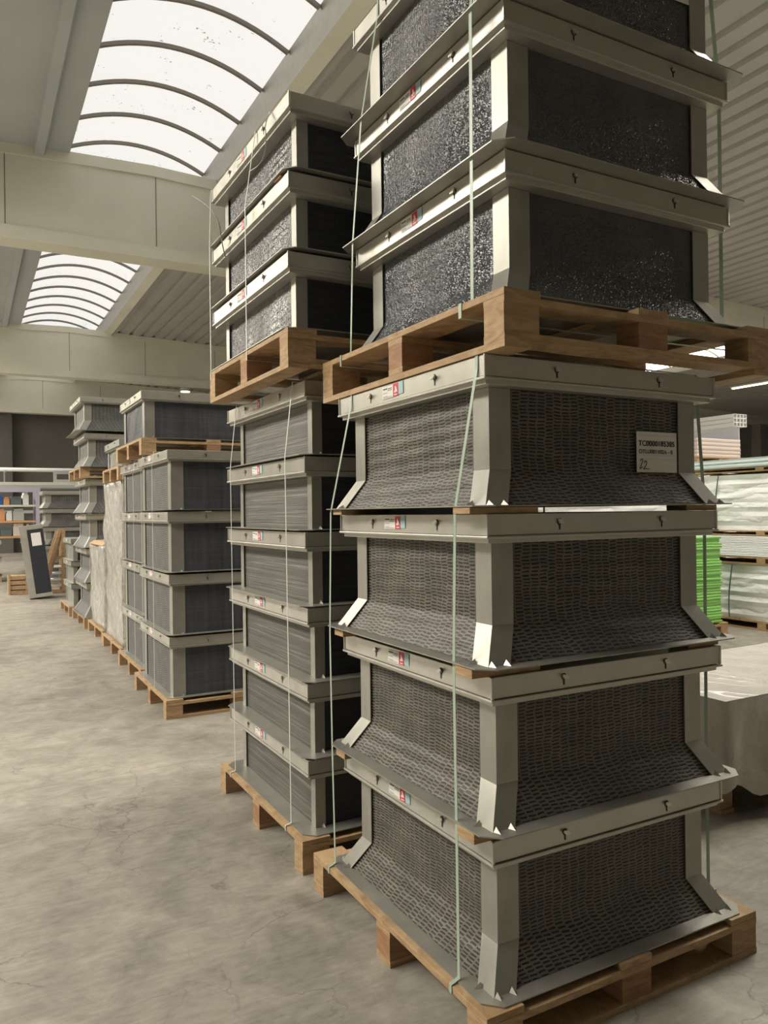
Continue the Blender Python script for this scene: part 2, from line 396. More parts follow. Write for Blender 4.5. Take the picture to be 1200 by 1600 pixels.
# ------------------------------------------------------------ vent boxes
def make_box(b, a, h, flare, fz, inset, fl, post, pads, capmat='cap', capH=.075, rnd=1, postmat='galv', nuv=(30, 16), wav=.004, bolts=True, sticker=True, brackets=1, crinkle=0):
    r = empty('vent_box')
    rng = random.Random(rnd); hb, ha = b/2-inset, a/2-inset; top = h-capH-.015
    def off(z): return flare*max(0, 1-z/fz) if flare else 0
    # base flange with clipped corners
    F = flare-inset+fl if flare else fl-.0; ex, ey = b/2+F, a/2+F; cc = .05
    if not flare: ex, ey = b/2+fl, a/2+fl
    g = MB().prism([(-ex+cc,-ey),(ex-cc,-ey),(ex,-ey+cc),(ex,ey-cc),(ex-cc,ey),(-ex+cc,ey),(-ex,ey-cc),(-ex,-ey+cc)], 'z', 0, .004)
    base = g.build('base_flange', M[postmat], r)
    zs = [.004, fz, top] if flare else [.004, top]
    for sx in (-1, 1):
        for sy in (-1, 1):
            m = MB(); rows = []
            for z in zs:
                cx, cy = sx*(hb+off(z)), sy*(ha+off(z))
                rows.append([(cx-sx*post, cy, z), (cx, cy, z), (cx, cy-sy*post, z), (cx-sx*.004, cy-sy*post, z), (cx-sx*.004, cy-sy*.004, z), (cx-sx*post, cy-sy*.004, z)])
            vs = [p for q in rows for p in q]; fs = []
            for k in range(len(zs)-1):
                for i in range(6): fs.append((k*6+i, k*6+(i+1) % 6, (k+1)*6+(i+1) % 6, (k+1)*6+i))
            m.add(vs, fs); m.build('corner_post', M[postmat], r)
            if brackets:
                cx, cy = sx*(hb+off(.004)), sy*(ha+off(.004))
                for (px, py, ux, uy) in ((cx-sx*post*.8, cy, 0, sy), (cx, cy-sy*post*.8, sx, 0), (cx-sx*.012, cy, 0, sy))[:brackets]:
                    bk = MB(); wx, wy = (-uy, ux)
                    q = .010
                    bk.add([(px-wx*q, py-wy*q, .0045), (px+wx*q, py+wy*q, .0045), (px+ux*.024, py+uy*.024, .0045), (px, py, .020)], [(0,1,2),(0,3,1),(1,3,2),(2,3,0)])
                    bk.build('bracket', M['cap'], base)
    # pads: left (-x), right (+x), front (-y), rear (+y)
    for side, pm in zip(('-y', '-x', '+y', '+x'), (pads[0], pads[1], pads[0], pads[1])):
        ph = [rng.uniform(0, 6) for _ in range(6)]
        L = hb if 'y' in side else ha; D = ha if 'y' in side else hb; sg = -1 if side[0] == '-' else 1
        def fn(u, v):
            # even spacing, with a row exactly on the fold line
            z = .005 + (top-.006)*v
            wob = wav*(math.sin(11*u+ph[0]+3*v)*.6 + math.sin(27*u+ph[1])*.4*math.sin(7*v+ph[2])+.5*math.sin(45*v+ph[3]+4*u))
            edge = min(1, min(u, 1-u)*14, min(v, 1-v)*8); wob = wob*edge
            o = off(z)
            # the soft pad sags around the fold
            if crinkle:
                wob += rng.gauss(0, crinkle)*edge*(.35+.65*(math.sin(4*u+ph[4]+3*v)*.5+.5))
            if flare and z < fz*1.9: o = flare*max(0, 1-z/fz)*.6 + flare*.4*max(0, 1-z/(fz*1.22))**1.2
            half = (L-post*.85+off(z)); d = D + o - .009 + wob
            s = (2*u-1)*half
            return (s, sg*d, z) if 'y' in side else (sg*d, s, z)
        m = MB().grid(fn, *nuv)
        m.build('pad', M[pm], r, smooth=not crinkle)
    # inner box behind the pads keeps light out
    MB().box(-hb+.02, hb-.02, -ha+.02, ha-.02, .006, top).build('inner_core', M['dark'], r)
    # top frame: band, crease, lip, skirt
    c = MB(); z1 = h; z0 = h-capH
    prof = [(0, z1-.004), (.003, z1), (.003, z1-.0)]
    c.box(-b/2, b/2, -a/2, a/2, z0+.010, z1)
    c.box(-b/2-.007, b/2+.007, -a/2-.007, a/2+.007, z0, z0+.008)
    c.box(-b/2+.008, b/2-.008, -a/2+.008, a/2-.008, z0-.014, z0+.012)
    for sx in (-1, 1):
        for sy in (-1, 1):     # folded corner seam
            c.box(sx*b/2-.004, sx*b/2+.004, sy*a/2-.004, sy*a/2+.004, z0+.008, z1)
    cap = c.build('top_frame', M[capmat], r, bevel=.002)
    if bolts:
        zc = z0+.042
        for s in (-1, 1):
            for fr in (-.225, .225):
                for ax in 'xy':
                    m = MB()
                    def P(along, outv, z): return (along, s*(a/2+outv), z) if ax == 'x' else (s*(b/2+outv), along, z)
                    al = fr*(b if ax == 'x' else a)
                    p = P(al, 0, zc+.006); q = P(al, .010, zc+.006)
                    m.cyl(p, q, .0075, 8)
                    m.obox(P(al-.012, .009, zc+.012), P(al+.012, .009, zc+.002), .004, .008)
                    v = [P(al-.003, .0012, zc-.02), P(al+.003, .0012, zc-.02), P(al+.003, .0012, zc), P(al-.003, .0012, zc)]
                    m.add(v, [(0,1,2,3)], 1)
                    v = [P(al+.011*math.cos(t*math.pi/5), .0008, zc+.006+.011*math.sin(t*math.pi/5)) for t in range(10)]
                    m.add(v, [tuple(range(10))], 1)
                    m.build('bolt', [M['steel'], M['dark']], cap)
    if sticker:
        X = -b/2-.0015; yc = .07*a; zc = z0+.045
        def st(y0, y1, z0_, z1_, mt, nm='sticker', x=X):
            return MB().box(x-.0006, x, y0, y1, z0_, z1_).build(nm, mt, cap)
        st(yc-.020, yc+.060, zc-.022, zc+.022, M['paper']); st(yc-.058, yc-.0215, zc-.022, zc+.024, M['red']); st(yc-.092, yc-.0595, zc-.018, zc+.026, M['teal'])
        pr = MB()
        for (ya, yb, zz, t_) in ((-.012, .016, .012, .0025), (.022, .054, .013, .004), (-.012, .02, .006, .002), (.022, .054, -.002, .001), (.022, .054, -.014, .001), (-.012, .054, -.018, .001)):
            pr.box(X-.0012, X-.0007, yc+ya, yc+yb, zc+zz-t_/2, zc+zz+t_/2)
        pr.build('print', M['ink'], cap)
        lo = MB()
        # white bird-like emblem on the red square
        pts = [(-.052, -.008), (-.044, .010), (-.038, .016), (-.034, .010), (-.036, .002), (-.028, -.006), (-.036, -.010), (-.044, -.006)]
        lo.add([(X-.0012, yc+p, zc+q) for p, q in pts], [tuple(range(len(pts)))])
        lo.box(X-.0012, X-.0008, yc-.050, yc-.030, zc-.018, zc-.0145)
        lo.build('print', M['paper'], cap)
    for ch in list(r.children):
        pass
    return r
# parents' children lists are cached because .children is slow and the copies share names
def reg(root):
    kids[root.name] = list(root.children)
    for c in root.children: kids[c.name] = list(c.children)
bpy.context.view_layer.update()
made = []
def place(proto, used, x0, y0, b, a, z, label, group, dx=0, dy=0, rz=0):
    if not used: o = proto
    else: o = copy_tree(proto)
    o.location = (x0+b/2+dx, y0+a/2+dy, z); o.rotation_euler = (0, 0, rz)
    tag(o, label, 'vent box', group); made.append(o); return o
ORD = ['bottom', 'second from bottom', 'third from bottom', 'fourth from bottom', 'fifth from bottom', 'sixth from bottom']

# -- nearest stack
B, A, HN = 1.019, 1.013, .458
near = make_box(B, A, HN, .065, .115, .048, .045, .083, ('pad_woven', 'pad_woven'), brackets=3, rnd=3, wav=.0035, nuv=(60, 40))
nearU = make_box(B, A, HN, .065, .115, .048, .045, .083, ('pad_film', 'pad_film'), brackets=3, rnd=5, wav=.0012, nuv=(170, 90), crinkle=.0011)
reg(near); reg(nearU)
pallet(1.285, 2.475, 1.78, 3.02, 0, 'nearest pale pine pallet on the floor at bottom right')
zN = [.151, .642, 1.132, 1.612]
lab = ['lowest vent box of the nearest stack, flared base flange lying on the floor pallet', 'woven-pad vent box of the nearest stack, second up from the floor pallet', 'woven-pad vent box of the nearest stack, directly below the one with the paper label', 'woven-pad vent box with white TC0000185385 paper label, at eye level in nearest stack']
offs = [(.002, .0), (.004, -.002), (-.002, .002), (-.001, .006)]
for i in range(4):
    o = place(near, i > 0, 1.368, 1.855, B, A, zN[i], lab[i], 'flared vent boxes of the nearest stack', *offs[i])
    if i == 3: labelled = o
pallet(1.36, 2.57, 1.755, 3.025, 2.072+.022, 'wooden pallet at head height between the two halves of the nearest stack', perimeter=True)
zU = [2.246, 2.7065, 3.168]
labu = ['film-covered flared vent box resting on the head-height pallet of the nearest stack', 'film-covered flared vent box second above the head-height pallet, sparkling black film', 'topmost flared vent box of the nearest stack, cut by the photo top edge']
for i in range(3): o = place(nearU, i > 0, 1.457, 1.861, B, A, zU[i], labu[i], 'film-covered vent boxes above the nearest pallet', rz=-.004+.002*i)
topu = o
# -- wooden spacers between the layers
sp_proto = None
def spacer(x, y, z, lx, ly, h, label, mt='wood'):
    o = MB().box(-lx/2, lx/2, -ly/2, ly/2, 0, h).build('wood_spacer', M[mt], bevel=.0015, loc=(x, y, z)); tag(o, label, 'wood batten', 'wood battens between vent boxes'); return o
cn = {0: 'between bottom and second boxes of the nearest stack', 1: 'between second and third boxes of the nearest stack', 2: 'under the paper-labelled box of nearest stack'}
for i in range(3):
    zt_ = zN[i]+HN+.001+(0); h = zN[i+1]-zt_-.001
    spacer(1.368+.07, 1.855+.055, zt_, .26, .09, h, 'pine batten end %s, near corner' % cn[i])
    spacer(1.368+.06, 1.855+A-.06, zt_, .22, .08, h, 'pine batten end %s, left far corner' % cn[i])
    spacer(1.368+B-.06, 1.855+.06, zt_, .16, .09, h, 'batten end %s, right corner' % cn[i].replace('bottom and second boxes of the nearest stack', 'bottom two boxes of nearest stack').replace('second and third boxes of the nearest stack', 'middle two boxes of nearest stack'), 'wood' if i else 'woodd')
for i in range(2):
    z_ = zU[i]+HN+.001; h = max(.004, zU[i+1]-z_-.001)
# -- paper labels (parts of the box they are stuck to)
def curve_mesh(c, name, parent=None, loc=(0,0,0), rot=(0,0,0), sc=(1,1,1)):
    tmp = bpy.data.objects.new('tmp', c); COL.objects.link(tmp); bpy.context.view_layer.update()
    me = bpy.data.meshes.new_from_object(tmp); bpy.data.objects.remove(tmp)
    o = bpy.data.objects.new(name, me); COL.objects.link(o); o.parent = parent; o.location = loc; o.rotation_euler = rot; o.scale = sc
    return o
def text(body, size, parent, loc, mt, sx=1.0, bold=0.0, name='lettering'):
    c = bpy.data.curves.new(name, 'FONT'); c.body = body; c.size = size; c.offset = bold; c.extrude = .0002
    c.materials.append(mt)
    return curve_mesh(c, name, parent, loc, (math.pi/2, 0, 0), (sx, 1, 1))
def paper_label(box, x0, x1, z0, z1, y, bz, full=True):
    cx, cy = box.location[0], box.location[1]
    p = MB().grid(lambda u, v: (x0-cx+(x1-x0)*u, y-cy+.004*math.sin(6*u)*(1-v)**2*.4, z0-bz+(z1-z0)*v), 10, 6).build('paper_label', M['paper'], box)
    p['label'] = 'white printed paper label'
    W, Hh = x1-x0, z1-z0
    if full:
        text('TC0000185385', .0262, p, (x0-cx+.008, y-cy-.0022, z1-bz-.050), M['ink'], 1.09, .0004)
        text('OTLU001102/s - 0', .0195, p, (x0-cx+.008, y-cy-.0022, z1-bz-.076), M['ink'], 1.13, .0002)
        ln = MB()
        for zz in (.012, .082, .096): ln.box(x0-cx+.006, x1-cx-.006, y-cy-.0022, y-cy-.0018, z1-bz-zz-.0006, z1-bz-zz)
        ln.build('print', mat('grey_ink', (.3,.29,.27)), p)
        hw = MB()
        def stroke(pts):
            for a, b in zip(pts, pts[1:]): hw.obox((a[0]+x0-cx, y-cy-.0025, a[1]+z0-bz), (b[0]+x0-cx, y-cy-.0025, b[1]+z0-bz), .0024, .0006, (0,1,0))
        stroke([(.014,.038),(.020,.046),(.027,.045),(.026,.036),(.018,.022),(.012,.012),(.016,.012),(.026,.018)])
        stroke([(.033,.032),(.040,.040),(.047,.037),(.045,.028),(.036,.016),(.030,.010),(.040,.012),(.060,.011)])
        hw.build('handwriting', M['ink'], p)
bpy.context.view_layer.update()
paper_label(labelled, 2.043, 2.243, 1.727, 1.869, 1.855+.048+.004, zN[3])
paper_label(topu, 2.20, 2.39, 3.44, 3.58, 1.861+.048+.004, zU[2], False)

# -- second stack
B2, A2, H2 = 1.10, 1.15, .335
s2 = make_box(B2, A2, H2, 0, .1, .055, .025, .05, ('pad_dark', 'pad_layer'), rnd=9, wav=.002)
s2u = make_box(B2, A2, H2, 0, .1, .055, .025, .055, ('pad_dark', 'pad_film'), rnd=10, wav=.0012, nuv=(130, 50), crinkle=.0009)
reg(s2); reg(s2u)
pallet(1.285, 2.485, 3.14, 4.38, 0, 'floor pallet under the tall second stack, just behind the nearest one')
for i in range(6):
    place(s2, i > 0, 1.34, 3.185, B2, A2, .151+.3425*i, 'layered-sheet vent box, %s of the second stack behind the nearest' % ORD[i], 'low vent boxes of the second stack', .004*((i*7) % 3-1), .003*((i*5) % 3-1))
pallet(1.215, 2.415, 3.06, 4.25, 2.225+.022, 'upper pallet at head height in the second stack', perimeter=True)
for i in range(3):
    place(s2u, i > 0, 1.24, 3.09, B2, A2, 2.40+.347*i-.01*0, 'film-covered vent box, %s above the upper pallet of second stack' % ['lowest', 'middle', 'topmost'][i], 'film-covered vent boxes of the second stack', .003*(i-1), 0, rz=.004*(i-1))
spacer(1.33, 3.2, 2.40+.347+.336, .2, .08, .010, 'brown batten stub under the topmost box of second stack', 'woodd')

# -- third block: two stacks of big boxes and one on a shared pallet
B3, A3, H3 = 1.12, 1.16, .478
s3 = make_box(B3, A3, H3, 0, .1, .03, .02, .10, ('pad_vert', 'pad_fine'), rnd=12, postmat='galv')
reg(s3)
pallet(1.35, 2.55, 6.05, 7.33, 0, 'floor pallet of the third stack, end facing the aisle corner')
for i in range(4):
    place(s3, i > 0, 1.395, 6.10, B3, A3, .151+.4955*i, 'large charcoal-fronted vent box, %s of the third stack' % ORD[i], 'large vent boxes of the third stack', .003*((i*3) % 2), .002*i)
pallet(1.42, 2.62, 7.40, 8.62, 0, 'floor pallet of the fourth stack, behind the third')
for i in range(4):
    place(s3, True, 1.465, 7.44, B3, A3, .151+.4955*i, 'large vent box, %s of the fourth stack, ribbed side towards aisle' % ORD[i], 'large vent boxes of the fourth stack', .003*((i*5) % 2), 0)
pallet(1.36, 2.66, 6.93, 8.22, 2.134, 'orange-brown pallet lying across the tops of third and fourth stacks')
big = make_box(1.22, 1.05, .42, 0, .1, .03, .01, .09, ('pad_vert', 'pad_vert'), rnd=13); reg(big)
place(big, False, 1.37, 6.95, 1.22, 1.05, 2.286, 'dark wide vent box alone on the pallet across third and fourth stacks', 'single vent boxes on upper pallets')

# -- wrapped stacks
def wrapped(x0, x1, y0, y1, z0, z1, label, amp=.03, mt='wrap', seed=1, name='wrapped_stack'):
    rg = random.Random(seed); ph = [rg.uniform(0, 6.3) for _ in range(8)]
    def d(p, q): return amp*(math.sin(5*p+ph[0]+2.3*math.sin(3*q+ph[1]))*.5+math.sin(9*q+ph[2]+2*math.sin(4*p+ph[3]))*.35+math.sin(23*p+17*q+ph[4])*.2-.5)
    m = MB(); nz = int((z1-z0)/.05); per = []
    for (xa, ya, xb, yb) in ((x0,y0,x1,y0), (x1,y0,x1,y1), (x1,y1,x0,y1), (x0,y1,x0,y0)):
        L = math.hypot(xb-xa, yb-ya); k = int(L/.06)
        for i in range(k): per.append((xa+(xb-xa)*i/k, ya+(yb-ya)*i/k))
    n = len(per); cx, cy = (x0+x1)/2, (y0+y1)/2
    vs = []
    for j in range(nz+1):
        z = z0+(z1-z0)*j/nz
        for i, (x, y) in enumerate(per):
            o = d(i*.06, z)*(1 if 0 < j < nz else .3)
            dx, dy = x-cx, y-cy; L = math.hypot(dx, dy)
            vs.append((x+dx/L*o, y+dy/L*o, z))
    fs = [(j*n+i, j*n+(i+1) % n, (j+1)*n+(i+1) % n, (j+1)*n+i) for j in range(nz) for i in range(n)]
    fs += [tuple(range(n))[::-1], tuple(range(nz*n, nz*n+n))]
    m.add(vs, fs)
    r = empty(name, (cx, cy, z0)); o = m.build('film_wrap', M[mt], None, smooth=True)
    o.data.transform(Matrix.Translation((-cx, -cy, -z0))); o.parent = r
    tag(r, label, 'wrapped stack'); return r
pallet(1.46, 2.60, 8.68, 9.98, 0, 'floor pallet under the taller film-wrapped stack')
pallet(1.48, 2.60, 10.10, 11.40, 0, 'floor pallet under the shorter film-wrapped stack')
wrapped(1.49, 2.5, 8.74, 9.95, .152, 1.985, 'tall stack wrapped in grey stretch film, beside the fourth stack', .035, seed=2)
w2 = wrapped(1.51, 2.5, 10.15, 11.36, .152, 1.22, 'shorter film-wrapped stack with tan cardboard showing on top', .035, seed=5)
MB().prism([(1.50, 1.068), (1.56, 1.11), (2.4, 1.12), (2.49, 1.068)], 'y', 10.16, 11.3).build('cardboard_top', M['card'], w2).location = (-2.005, -10.755, 0)
pallet(1.46, 2.46, 8.70, 9.78, 1.99, 'brown pallet on top of the taller film-wrapped stack')
nar = make_box(.94, 1.0, .30, 0, .1, .03, .01, .09, ('pad_fine', 'galv'), rnd=15, capmat='capgreen', postmat='capgreen', sticker=False); reg(nar)
place(nar, False, 1.48, 8.73, .94, 1.0, 2.141, 'low grey-green vent box on the pallet above the taller wrapped stack', 'single vent boxes on upper pallets')

# -- sixth stack (flared, pale corners), seventh (small grey-green)
B6, A6 = 1.10, 1.22
s6 = make_box(B6, A6, .48, .09, .15, .06, .03, .10, ('pad_fine', 'pad_fine'), rnd=17, brackets=0); reg(s6)
pallet(1.45, 2.60, 11.55, 12.95, 0, 'floor pallet of the flared stack behind the wrapped stacks')
for i in range(4): place(s6, i > 0, 1.50, 11.62, B6, A6, .151+.4975*i, 'flared vent box with pale corner plates, %s of the stack behind wrapped stacks' % ORD[i], 'flared vent boxes of the far stack')
pallet(1.42, 2.56, 11.55, 12.9, 2.143, 'orange-brown pallet halfway up the flared stack behind the wrapped stacks')
for i in range(2): place(s6, True, 1.43+.05*(1-i), 11.52, B6, A6, 2.295+.515*i, 'flared vent box, %s above the orange-brown pallet of the far stack' % ['lower', 'upper'][i], 'flared vent boxes of the far stack')
s7 = make_box(.9, 1.10, .355, 0, .1, .035, .02, .07, ('pad_dark', 'galv'), rnd=19, capmat='capgreen', postmat='capgreen', brackets=0); reg(s7)
pallet(1.42, 2.45, 13.10, 14.38, 0, 'farthest floor pallet of the aisle row')
for i in range(3): place(s7, i > 0, 1.47, 13.18, .9, 1.10, .151+.364*i, 'small grey-green vent box, %s in the last stack of the aisle row' % ['bottom', 'middle', 'top'][i], 'small vent boxes of the last stack')

# ------------------------------------------------------------ straps (ribbons around the loads)
def strap(paths, wd, label, mt='strap', group=None, name='packing_strap'):
    """paths: points; the ribbon's width runs along y on vertical runs"""
    m = MB()
    for a, b in zip(paths, paths[1:]): m.obox(a, b, wd, .0012, (1, 0, 0) if abs(a[2]-b[2]) > .02 else (0, 0, 1))
    o = m.build(name, M[mt]); tag(o, label, 'strap', group); return o
def loop(y, zb, zt_, xl, xr, midL, midR, wd, label, mt='strap'):
    pts = [(xl, y, zb)] + midL + [(midL[-1][0]+.02 if midL else xl, midL[-1][1] if midL else y, zt_)]
    yt = pts[-1][1]
    pts += [(xr-.03, yt, zt_)] + midR + [(xr, y, zb)]
    pts += [(xl, y, zb)]
    return strap(pts, wd, label, mt)
XL, XR = 1.318, 2.440
strap([(1.283, 1.965, .127), (1.283,1.965,.153), (XL,1.97,.16), (XL,1.972,.62), (XL,1.976,1.10), (XL,1.958,1.60), (1.364,1.90,2.03), (1.366,1.90,2.0915), (2.388,1.94,2.0915), (2.392,1.94,2.03), (XR,1.95,1.62), (XR,1.955,.62), (XR+.002,1.955,.16), (2.478,1.955,.153), (2.478,1.955,.127), (1.283,1.965,.127)], .014, 'pale green strap around the lower nearest stack, near corner side')
strap([(1.283, 2.86, .127), (1.283,2.86,.153), (XL,2.87,.16), (XL,2.885,.62), (XL,2.893,1.10), (XL,2.87,1.60), (1.363,2.76,2.03), (1.366,2.76,2.0915), (2.388,2.76,2.0915), (2.392,2.76,2.03), (XR,2.86,1.62), (XR+.002,2.86,.16), (2.478,2.86,.153), (2.478,2.86,.127), (1.283,2.86,.127)], .013, 'pale green strap around the lower nearest stack, far left side')
XU = 1.405
strap([(1.358,1.975,2.20), (1.358,1.975,2.246), (XU,1.975,2.255), (XU,1.97,2.70), (XU,1.965,3.17), (1.452,1.96,3.58), (1.455,1.96,3.628), (2.478,1.93,3.628), (2.48,1.93,3.58), (2.527,1.93,3.17), (2.527,1.93,2.26), (2.573,1.93,2.247), (2.573,1.93,2.20), (1.358,1.975,2.20)], .016, 'pale green strap around the upper nearest stack, near corner side')
strap([(1.358,2.84,2.20), (1.358,2.84,2.246), (XU,2.84,2.26), (XU,2.81,2.70), (XU,2.72,3.17), (1.452,2.66,3.56), (1.455,2.66,3.628), (2.478,2.7,3.628), (2.48,2.7,3.58), (2.527,2.75,3.17), (2.527,2.8,2.26), (2.573,2.84,2.247), (2.573,2.84,2.20), (1.358,2.84,2.20)], .013, 'pale green strap around the upper nearest stack, far left side')
for (y, yt, yt2, nm) in ((3.34, 3.50, 3.66, 'near'), (4.18, 4.25, 4.28, 'far')):
    strap([(1.282,y,.127), (1.282,y,.153), (1.311,y,.16), (1.311,y+.01,1.01), (1.311,y+.02,1.86), (1.336,y-.02,2.19), (1.338,y-.02,2.2105), (2.44,y,2.2105), (2.44,y,2.16), (2.475,y,1.8), (2.487,y,.153), (2.487,y,.127), (1.282,y,.127)], .010, 'thin pale strap down the lower second stack, %s side' % nm, 'strapw')
    strap([(1.213,yt2-.06,2.352), (1.213,yt2-.06,2.398), (1.213,yt2-.06,2.41), (1.211,yt2-.07,3.10), (1.232,yt,3.40), (1.236,yt,3.4325), (2.345,yt,3.4325), (2.35,yt,3.38), (2.375,yt2,3.0), (2.417,yt2,2.397), (2.417,yt2,2.352), (1.213,yt2-.06,2.352)], .010, 'thin pale strap down the upper second stack, %s side' % nm, 'strapw')
# loose curled strap tails on the second stack
def curl(pts, wd, label):
    c = bpy.data.curves.new('strap_tail', 'CURVE'); c.dimensions = '3D'; s = c.splines.new('NURBS'); s.points.add(len(pts)-1)
    for p, q in zip(s.points, pts): p.co = (*q, 1)
    s.use_endpoint_u = True; s.order_u = 3; c.extrude = wd/2; c.bevel_depth = .0008; c.materials.append(M['strapw'])
    o = curve_mesh(c, 'strap_tail'); tag(o, label, 'strap', 'loose strap tails'); return o
curl([(1.236,3.30,3.43), (1.20,3.27,3.355), (1.17,3.17,3.25), (1.17,3.18,3.18), (1.18,3.30,3.17), (1.19,3.46,3.215)], .007, 'curled loose strap tail near the top left of the second stack')
curl([(1.236,4.0,2.98), (1.215,3.99,3.04), (1.19,3.95,3.15), (1.18,4.12,3.29), (1.16,4.36,3.425)], .007, 'loose strap tail sticking out high at the left end of the second stack')
for (y, n) in ((6.55, 'third'), (7.0, 'third'), (7.75, 'fourth'), (8.3, 'fourth')):
    xl = 1.368 if n == 'third' else 1.438
    z1_ = 2.131
    side = 'nearer' if y in (6.55, 7.75) else 'farther'
    strap([(xl,y,.153), (xl,y,2.0), (xl+.018,y,z1_+.0005), (xl+1.18,y,z1_+.0005), (xl+1.19,y,.153)], .010, 'thin pale strap on the aisle side of the %s stack, %s one' % (n, side), 'strapw')

# ------------------------------------------------------------ right side
def bundle(x0, x1, y0, y1, z0, z1, mt, label, name='board_bundle', cat='board stack', group=None, straps=()):
    r = empty(name, ((x0+x1)/2, (y0+y1)/2, z0)); b, a, h = x1-x0, y1-y0, z1-z0
    if mt == 'wbundle':
        rg = random.Random(int(z0*100)+int(y0*10)); p = [rg.uniform(0, 6) for _ in range(4)]
        def sd(u, v, ax, sg):
            bulge = .03*math.sin(math.pi*v)+.012*math.sin(9*u*3+p[0]+4*v)+.01*math.sin(30*v+p[1]+6*u)
            e = min(1, 12*min(u, 1-u)); bulge *= e
            return ((2*u-1)*b/2, sg*(a/2+bulge), v*h) if ax == 'y' else (sg*(b/2+bulge), (2*u-1)*a/2, v*h)
        m = MB()
        for ax, sg in (('y',-1),('y',1),('x',-1),('x',1)): m.grid(lambda u, v: sd(u, v, ax, sg), 30, 12)
        m.add([(-b/2,-a/2,h),(b/2,-a/2,h),(b/2,a/2,h),(-b/2,a/2,h)], [(0,1,2,3)]); m.add([(-b/2,-a/2,0),(b/2,-a/2,0),(b/2,a/2,0),(-b/2,a/2,0)], [(0,1,2,3)])
        m.build('wrapped_boards', M[mt], r, smooth=False)
    else:
        n = max(1, int(h/.03)); m = MB(); rg = random.Random(int(x0*10)+int(z1*30))
        for i in range(n):
            e = rg.uniform(-.012, .012) if mt == 'green' else rg.uniform(-.004, .004); m.box(-b/2+e, b/2+e, -a/2-e, a/2+e, h*i/n, h*(i+1)/n-.002)
        m.build('boards', M[mt], r)
    for y in straps:
        c = bpy.data.curves.new('tie', 'CURVE'); c.dimensions = '3D'; sp = c.splines.new('POLY'); sp.points.add(6)
        for i in range(7):
            v = i/6; sp.points[i].co = (-b/2-.05-.005, y-(y0+y1)/2+.06*math.sin(v*2), h*(1-v)*.98+.01, 1)
        c.bevel_depth = .008; c.materials.append(M['strapd'])
        curve_mesh(c, 'tie', r)
    tag(r, label, cat, group); return r
def bearer(x0, x1, y0, y1, z0, z1, label):
    """low pallet: top board, blocks, bottom board"""
    r = empty('low_pallet', ((x0+x1)/2, (y0+y1)/2, z0)); b, a, h = x1-x0, y1-y0, z1-z0; t = min(.022, h*.25)
    MB().box(-b/2, b/2, -a/2, a/2, h-t, h).build('deck_board', M['wood'], r)
    for k in (-1, 0, 1): MB().box(k*(b/2-.05)-.05, k*(b/2-.05)+.05, -a/2, a/2, 0, t).build('bottom_board', M['wood'], r)
    n = max(2, int(a/.9))
    for i in range(n+1):
        y = -a/2+.07+(a-.14)*i/n
        for k in (-1, 0, 1): MB().box(k*(b/2-.05)-.05, k*(b/2-.05)+.05, y-.06, y+.06, t+.0003, h-t-.0003).build('block', M['wood'], r)
    tag(r, label, 'pallet', 'pallets under the white boards'); return r
for j, (ya, yb, wh) in enumerate(((4.0, 7.55, 'nearer pile'), (7.75, 11.2, 'farther pile'))):
    xa, xb = 9.0, 10.25
    bearer(xa, xb, ya, yb, 0, .12, 'floor pallet under the wrapped white boards, %s' % wh)
    bundle(xa+.04, xb-.04, ya+.03, yb-.03, .121, .848, 'wbundle', 'lowest white wrapped board bundle, dark tie, %s' % wh, straps=(6.75,) if j == 0 else ())
    bearer(xa, xb, ya, yb, .850, .953, 'pallet between lowest bundle and thin white sheets, %s' % wh)
    bundle(xa, xb, ya, yb, .954, 1.225, 'wsheet', 'thin stacked white sheets in middle of the %s' % wh)
    bearer(xa, xb, ya, yb, 1.227, 1.295, 'pallet below the upper wrapped bundle, %s' % wh)
    bundle(xa+.04, xb-.04, ya+.03, yb-.03, 1.296, 2.035, 'wbundle', 'upper white wrapped board bundle with dark tie, %s' % wh, straps=(6.95,) if j == 0 else ())
    bearer(xa, xb, ya, yb, 2.066, 2.126, 'pallet under the pale blue boards, %s' % wh)
    bundle(xa-.02, xb, ya, yb, 2.128, 2.25, 'blueboard', 'pale blue boards on top of the %s' % wh)
# the thin pallets of the top pile sit on cleats
# green stack
pallet(7.35, 8.45, 6.42, 7.50, 0, 'small pallet under the bright green plastic sheets')
gp = bundle(7.40, 8.38, 6.46, 7.42, .152, 1.235, 'green', 'bright translucent green stack of plastic sheets beside the white boards', name='plastic_sheet_stack', cat='plastic sheets')
# pinkish card crate on a higher pile
bearer(11.5, 12.8, 9.3, 10.9, 0, .12, 'floor pallet of the tall pile behind the blue boards')
bundle(11.5, 12.8, 9.3, 10.9, .121, 2.36, 'wsheet', 'tall white pile behind the pale blue boards, carrying the pinkish card')
bearer(11.45, 12.75, 9.28, 10.8, 2.362, 2.52, 'orange-brown pallet under the pinkish stacked card')
pk = bundle(11.5, 12.68, 9.32, 10.7, 2.521, 2.86, 'pink', 'pinkish stacked card above the pale blue boards', name='card_stack', cat='card stack')
mb = MB()
mb.box(-.60, .60, .66, .68, .0, .56)
for i in range(9): mb.box(-.605, .605, .655, .685, .06*i, .06*i+.012)
mb.box(.59, .61, -.66, .68, 0, .56); 
cr = mb.build('crate_wall', M['plastic'], pk)
